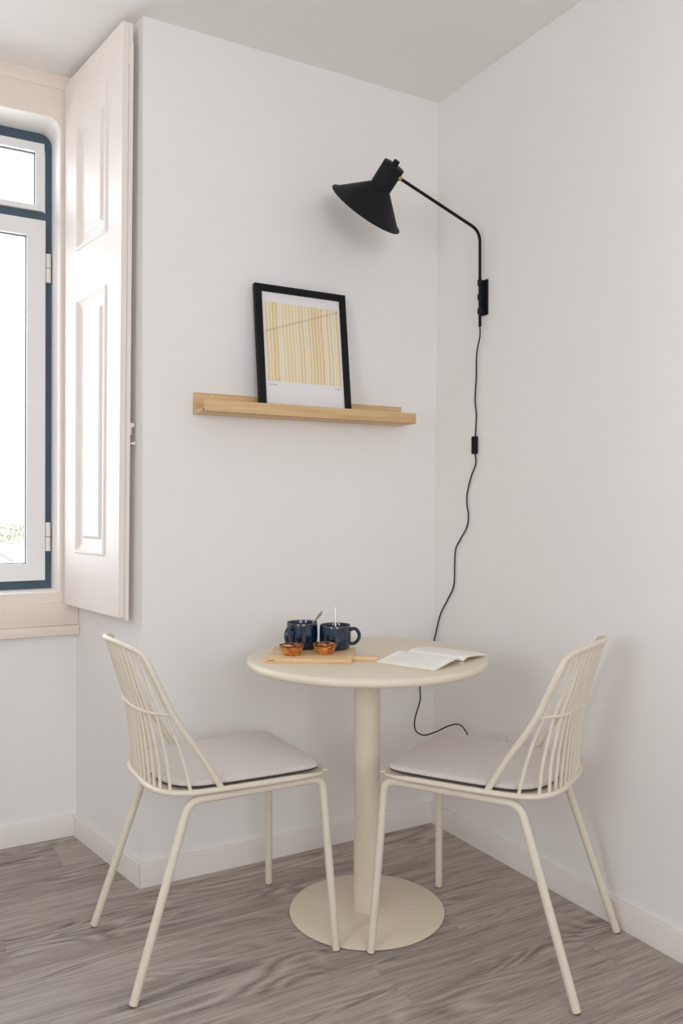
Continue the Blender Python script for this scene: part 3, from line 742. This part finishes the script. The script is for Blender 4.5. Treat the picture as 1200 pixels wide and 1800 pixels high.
# ------------------------------------------------------------------ things on the table
BO = Vector((.950, 2.1115, TZ)); be = Vector((.834, -.552, 0)).normalized(); ba = math.atan2(be.y, be.x)
board = empty('cutting_board', BO, ba); tag(board, 'small bamboo serving board with a stub handle on the table', 'serving board')
bm = bmesh.new(); prism(bm, [(0, 0), (.243, 0), (.243, .205), (0, .205)], 0, .0122, .0012); new('board', bm, BAMBOO, board)
bm = bmesh.new(); prism(bm, [(.2425, .045), (.313, .045), (.313, .071), (.2425, .071)], 0, .0122, .0012); new('handle', bm, BAMBOO, board)
bm = bmesh.new()
for i, x in enumerate((.010, .0135, .017, .0205, .024, .0275)):
    box(bm, x, x + .0022, -.0004, .0004, .0045 + (.0015 if i % 2 else 0), .0085)
new('burned_mark', bm, simple('burned_brown', (120, 70, 40), .7), board, smooth=False)
ZB = TZ + .0122
def mk_mug():
    mg = empty('mug')
    bm = bmesh.new(); H = .078
    out = [(0, .0012), (.030, .0012), (.031, 0), (.0335, 0), (.0385, .002), (.0425, .007), (.0452, .015), (.0465, .028), (.0470, .042), (.0466, .058), (.0460, .070), (.0458, H - .0015), (.0450, H), (.0440, H - .0006), (.0432, H - .003), (.0436, .05), (.0438, .03), (.041, .012), (.034, .006), (0, .005)]
    lathe(bm, out, 56); new('body', bm, GLAZE, mg)
    bm = bmesh.new()
    hp = smooth_path([(.0450, 0, .062), (.053, 0, .0655), (.062, 0, .063), (.0695, 0, .052), (.071, 0, .042), (.068, 0, .030), (.061, 0, .0215), (.053, 0, .0175), (.0445, 0, .018)], 5)
    tube(bm, hp, lambda t: .0050 + .0012 * abs(t - .5) * 2, 12, flat=1.4, up=(0, 1, 0)); new('mug_handle', bm, GLAZE, mg)
    bm = bmesh.new(); lathe(bm, [(0, .0605), (.0405, .0605), (.0432, .061)], 40); new('coffee', bm, simple('black_coffee', (34, 20, 14), .1), mg)
    return mg
def mk_spoon():
    sp = empty('teaspoon'); bm = bmesh.new()
    # handle: flat tapering strip along +z with a rounded end, neck and bowl at the bottom
    prof = [(0, .0024, .0012), (.02, .0022, .0012), (.06, .0026, .0012), (.085, .0042, .0011), (.100, .0056, .001), (.108, .0056, .001), (.113, .0045, .0009), (.1155, .0018, .0007)]
    rings = []
    for z, wd, th in prof: rings.append([bm.verts.new((cos(2 * pi * k / 12) * wd, sin(2 * pi * k / 12) * th, z * .86)) for k in range(12)])
    for a, b in zip(rings, rings[1:]):
        for k in range(12): bm.faces.new((a[k], a[(k + 1) % 12], b[(k + 1) % 12], b[k]))
    bm.faces.new(rings[-1]); bm.faces.new(rings[0][::-1]); new('spoon_handle', bm, STEEL, sp)
    bm = bmesh.new(); r = bmesh.ops.create_uvsphere(bm, u_segments=16, v_segments=10, radius=1)
    for v in bm.verts: v.co = Vector((v.co.x * .009, v.co.y * .0022 + .002 * (1 - v.co.x ** 2 - v.co.z ** 2), -.012 + v.co.z * .0145))
    new('spoon_bowl', bm, STEEL, sp); return sp
mugA = mk_mug(); mugB = copy_tree(mugA)
cz = math.atan2(rr.y, rr.x)     # camera's rightward direction on the table
mugA.location = (1.120, 2.214, ZB); mugA.rotation_euler = (0, 0, cz + radians(-128))
mugB.scale = (1, 1, .92); mugB.location = (1.200, 2.155, ZB); mugB.rotation_euler = (0, 0, cz + radians(-3))
tag(mugA, 'dark blue glazed mug whose handle faces left and forward', 'mug', 'blue mugs on the board')
tag(mugB, 'dark blue glazed mug whose handle sticks out to the right', 'mug', 'blue mugs on the board')
spA = mk_spoon(); spB = copy_tree(spA)
def aim(o, p, dirv, spin=0):
    m = axis_matrix(p, dirv, (cos(cz + spin), sin(cz + spin), 0)); o.matrix_world = m
R3 = Vector((cos(cz), sin(cz), 0)); U3 = Vector((-sin(cz), cos(cz), 0))
aim(spA, mugA.location + R3 * .002 + Vector((0, 0, .031)), (R3 * .60 - U3 * .12 + Vector((0, 0, .86))), 0)
aim(spB, mugB.location + R3 * .002 - U3 * .006 + Vector((0, 0, .029)), (R3 * (-.03) + U3 * .24 + Vector((0, 0, 1))), 0)
tag(spA, 'steel teaspoon leaning right in the mug with the left-facing handle', 'spoon', 'teaspoons in the mugs')
tag(spB, 'steel teaspoon standing upright in the mug with the right-hand handle', 'spoon', 'teaspoons in the mugs')
def mk_tart():
    t = empty('custard_tart'); bm = bmesh.new(); seg = 44
    prof = [(0, 0), (.020, 0), (.0225, .0012), (.0255, .006), (.0290, .013), (.0325, .0205), (.0345, .0255), (.0352, .0285), (.0340, .0295), (.0322, .0285), (.0305, .0245), (0, .0235)]
    lathe(bm, prof, seg)
    rn = random.Random(5)
    off = [rn.uniform(-1, 1) for _ in range(seg)]
    for v in bm.verts:
        rd = math.hypot(v.co.x, v.co.y)
        if rd > .018:
            a = math.atan2(v.co.y, v.co.x); k = int((a % (2 * pi)) / (2 * pi) * seg + .5) % seg
            w_ = sin(a * 5 + 1) * .5 + sin(a * 11) * .3 + off[k] * .35
            v.co.x *= 1 + .018 * w_; v.co.y *= 1 + .018 * w_; v.co.z += .0014 * w_ * (v.co.z / .029)
    new('pastry_case', bm, PASTRY, t)
    bm = bmesh.new(); lathe(bm, [(0, .0300), (.010, .0302), (.020, .0294), (.028, .0276), (.0316, .0255), (.0300, .0236), (0, .0236)], 36); new('custard_filling', bm, CUSTARD, t)
    return t
tA = mk_tart(); tB = copy_tree(tA)
tA.location = (1.043, 2.126, ZB); tB.location = (1.135, 2.099, ZB); tB.rotation_euler = (0, 0, 2.1)
tag(tA, 'custard tart on the left of the board, before the mug whose handle faces left', 'tart', 'custard tarts on the board')
tag(tB, 'custard tart between the two mugs, nearer the board handle', 'tart', 'custard tarts on the board')

# open book lying face up
G1 = Vector((1.427, 1.838, TZ)); sdir = Vector((-.36, .933, 0)).normalized()     # along the spine, away from the camera
bk = empty('open_book', G1, math.atan2(sdir.y, sdir.x) - pi / 2); tag(bk, 'open paperback lying face up on the right side of the table', 'book')
BL = .19
def pages(name, sgn, W, prof, th):
    bm = bmesh.new(); top = []; bot = []; n = 24
    P = smooth_path([(p[0] * W, 0, p[1]) for p in prof], 5)
    for j in range(9):
        y = BL * j / 8; lift = 1 + .0 * j
        top.append([bm.verts.new((sgn * p.x, y, p.z * lift)) for p in P]); bot.append([bm.verts.new((sgn * p.x, y, max(.0004, p.z * lift - th * min(1, .35 + (i / len(P)) * 3)))) for i, p in enumerate(P)])
    m_ = len(P)
    for j in range(8):
        for i in range(m_ - 1):
            bm.faces.new((top[j][i], top[j][i + 1], top[j + 1][i + 1], top[j + 1][i])).material_index = 0
            bm.faces.new((bot[j][i], bot[j + 1][i], bot[j + 1][i + 1], bot[j][i + 1])).material_index = 1
    for j, rev_ in ((0, 0), (8, 1)):
        for i in range(m_ - 1): bm.faces.new((top[j][i], bot[j][i], bot[j][i + 1], top[j][i + 1])).material_index = 1
    for i in (0, m_ - 1):
        for j in range(8): bm.faces.new((top[j][i], top[j + 1][i], bot[j + 1][i], bot[j][i])).material_index = 1
    return new(name, bm, [PAGE, PAPEREDGE], bk, angle=50)
pages('left_pages', -1, .143, [(0.002, .006), (.06, .011), (.16, .0165), (.28, .018), (.45, .0155), (.65, .011), (.85, .0065), (1, .0045)], .0042)
pages('right_pages', 1, .132, [(0.002, .006), (.06, .010), (.16, .0145), (.28, .0158), (.45, .0145), (.65, .0125), (.85, .0105), (1, .0085)], .0040)
bm = bmesh.new(); box(bm, -.006, .006, 0, BL, .0002, .0025, .0005); new('book_spine', bm, PAPEREDGE, bk)
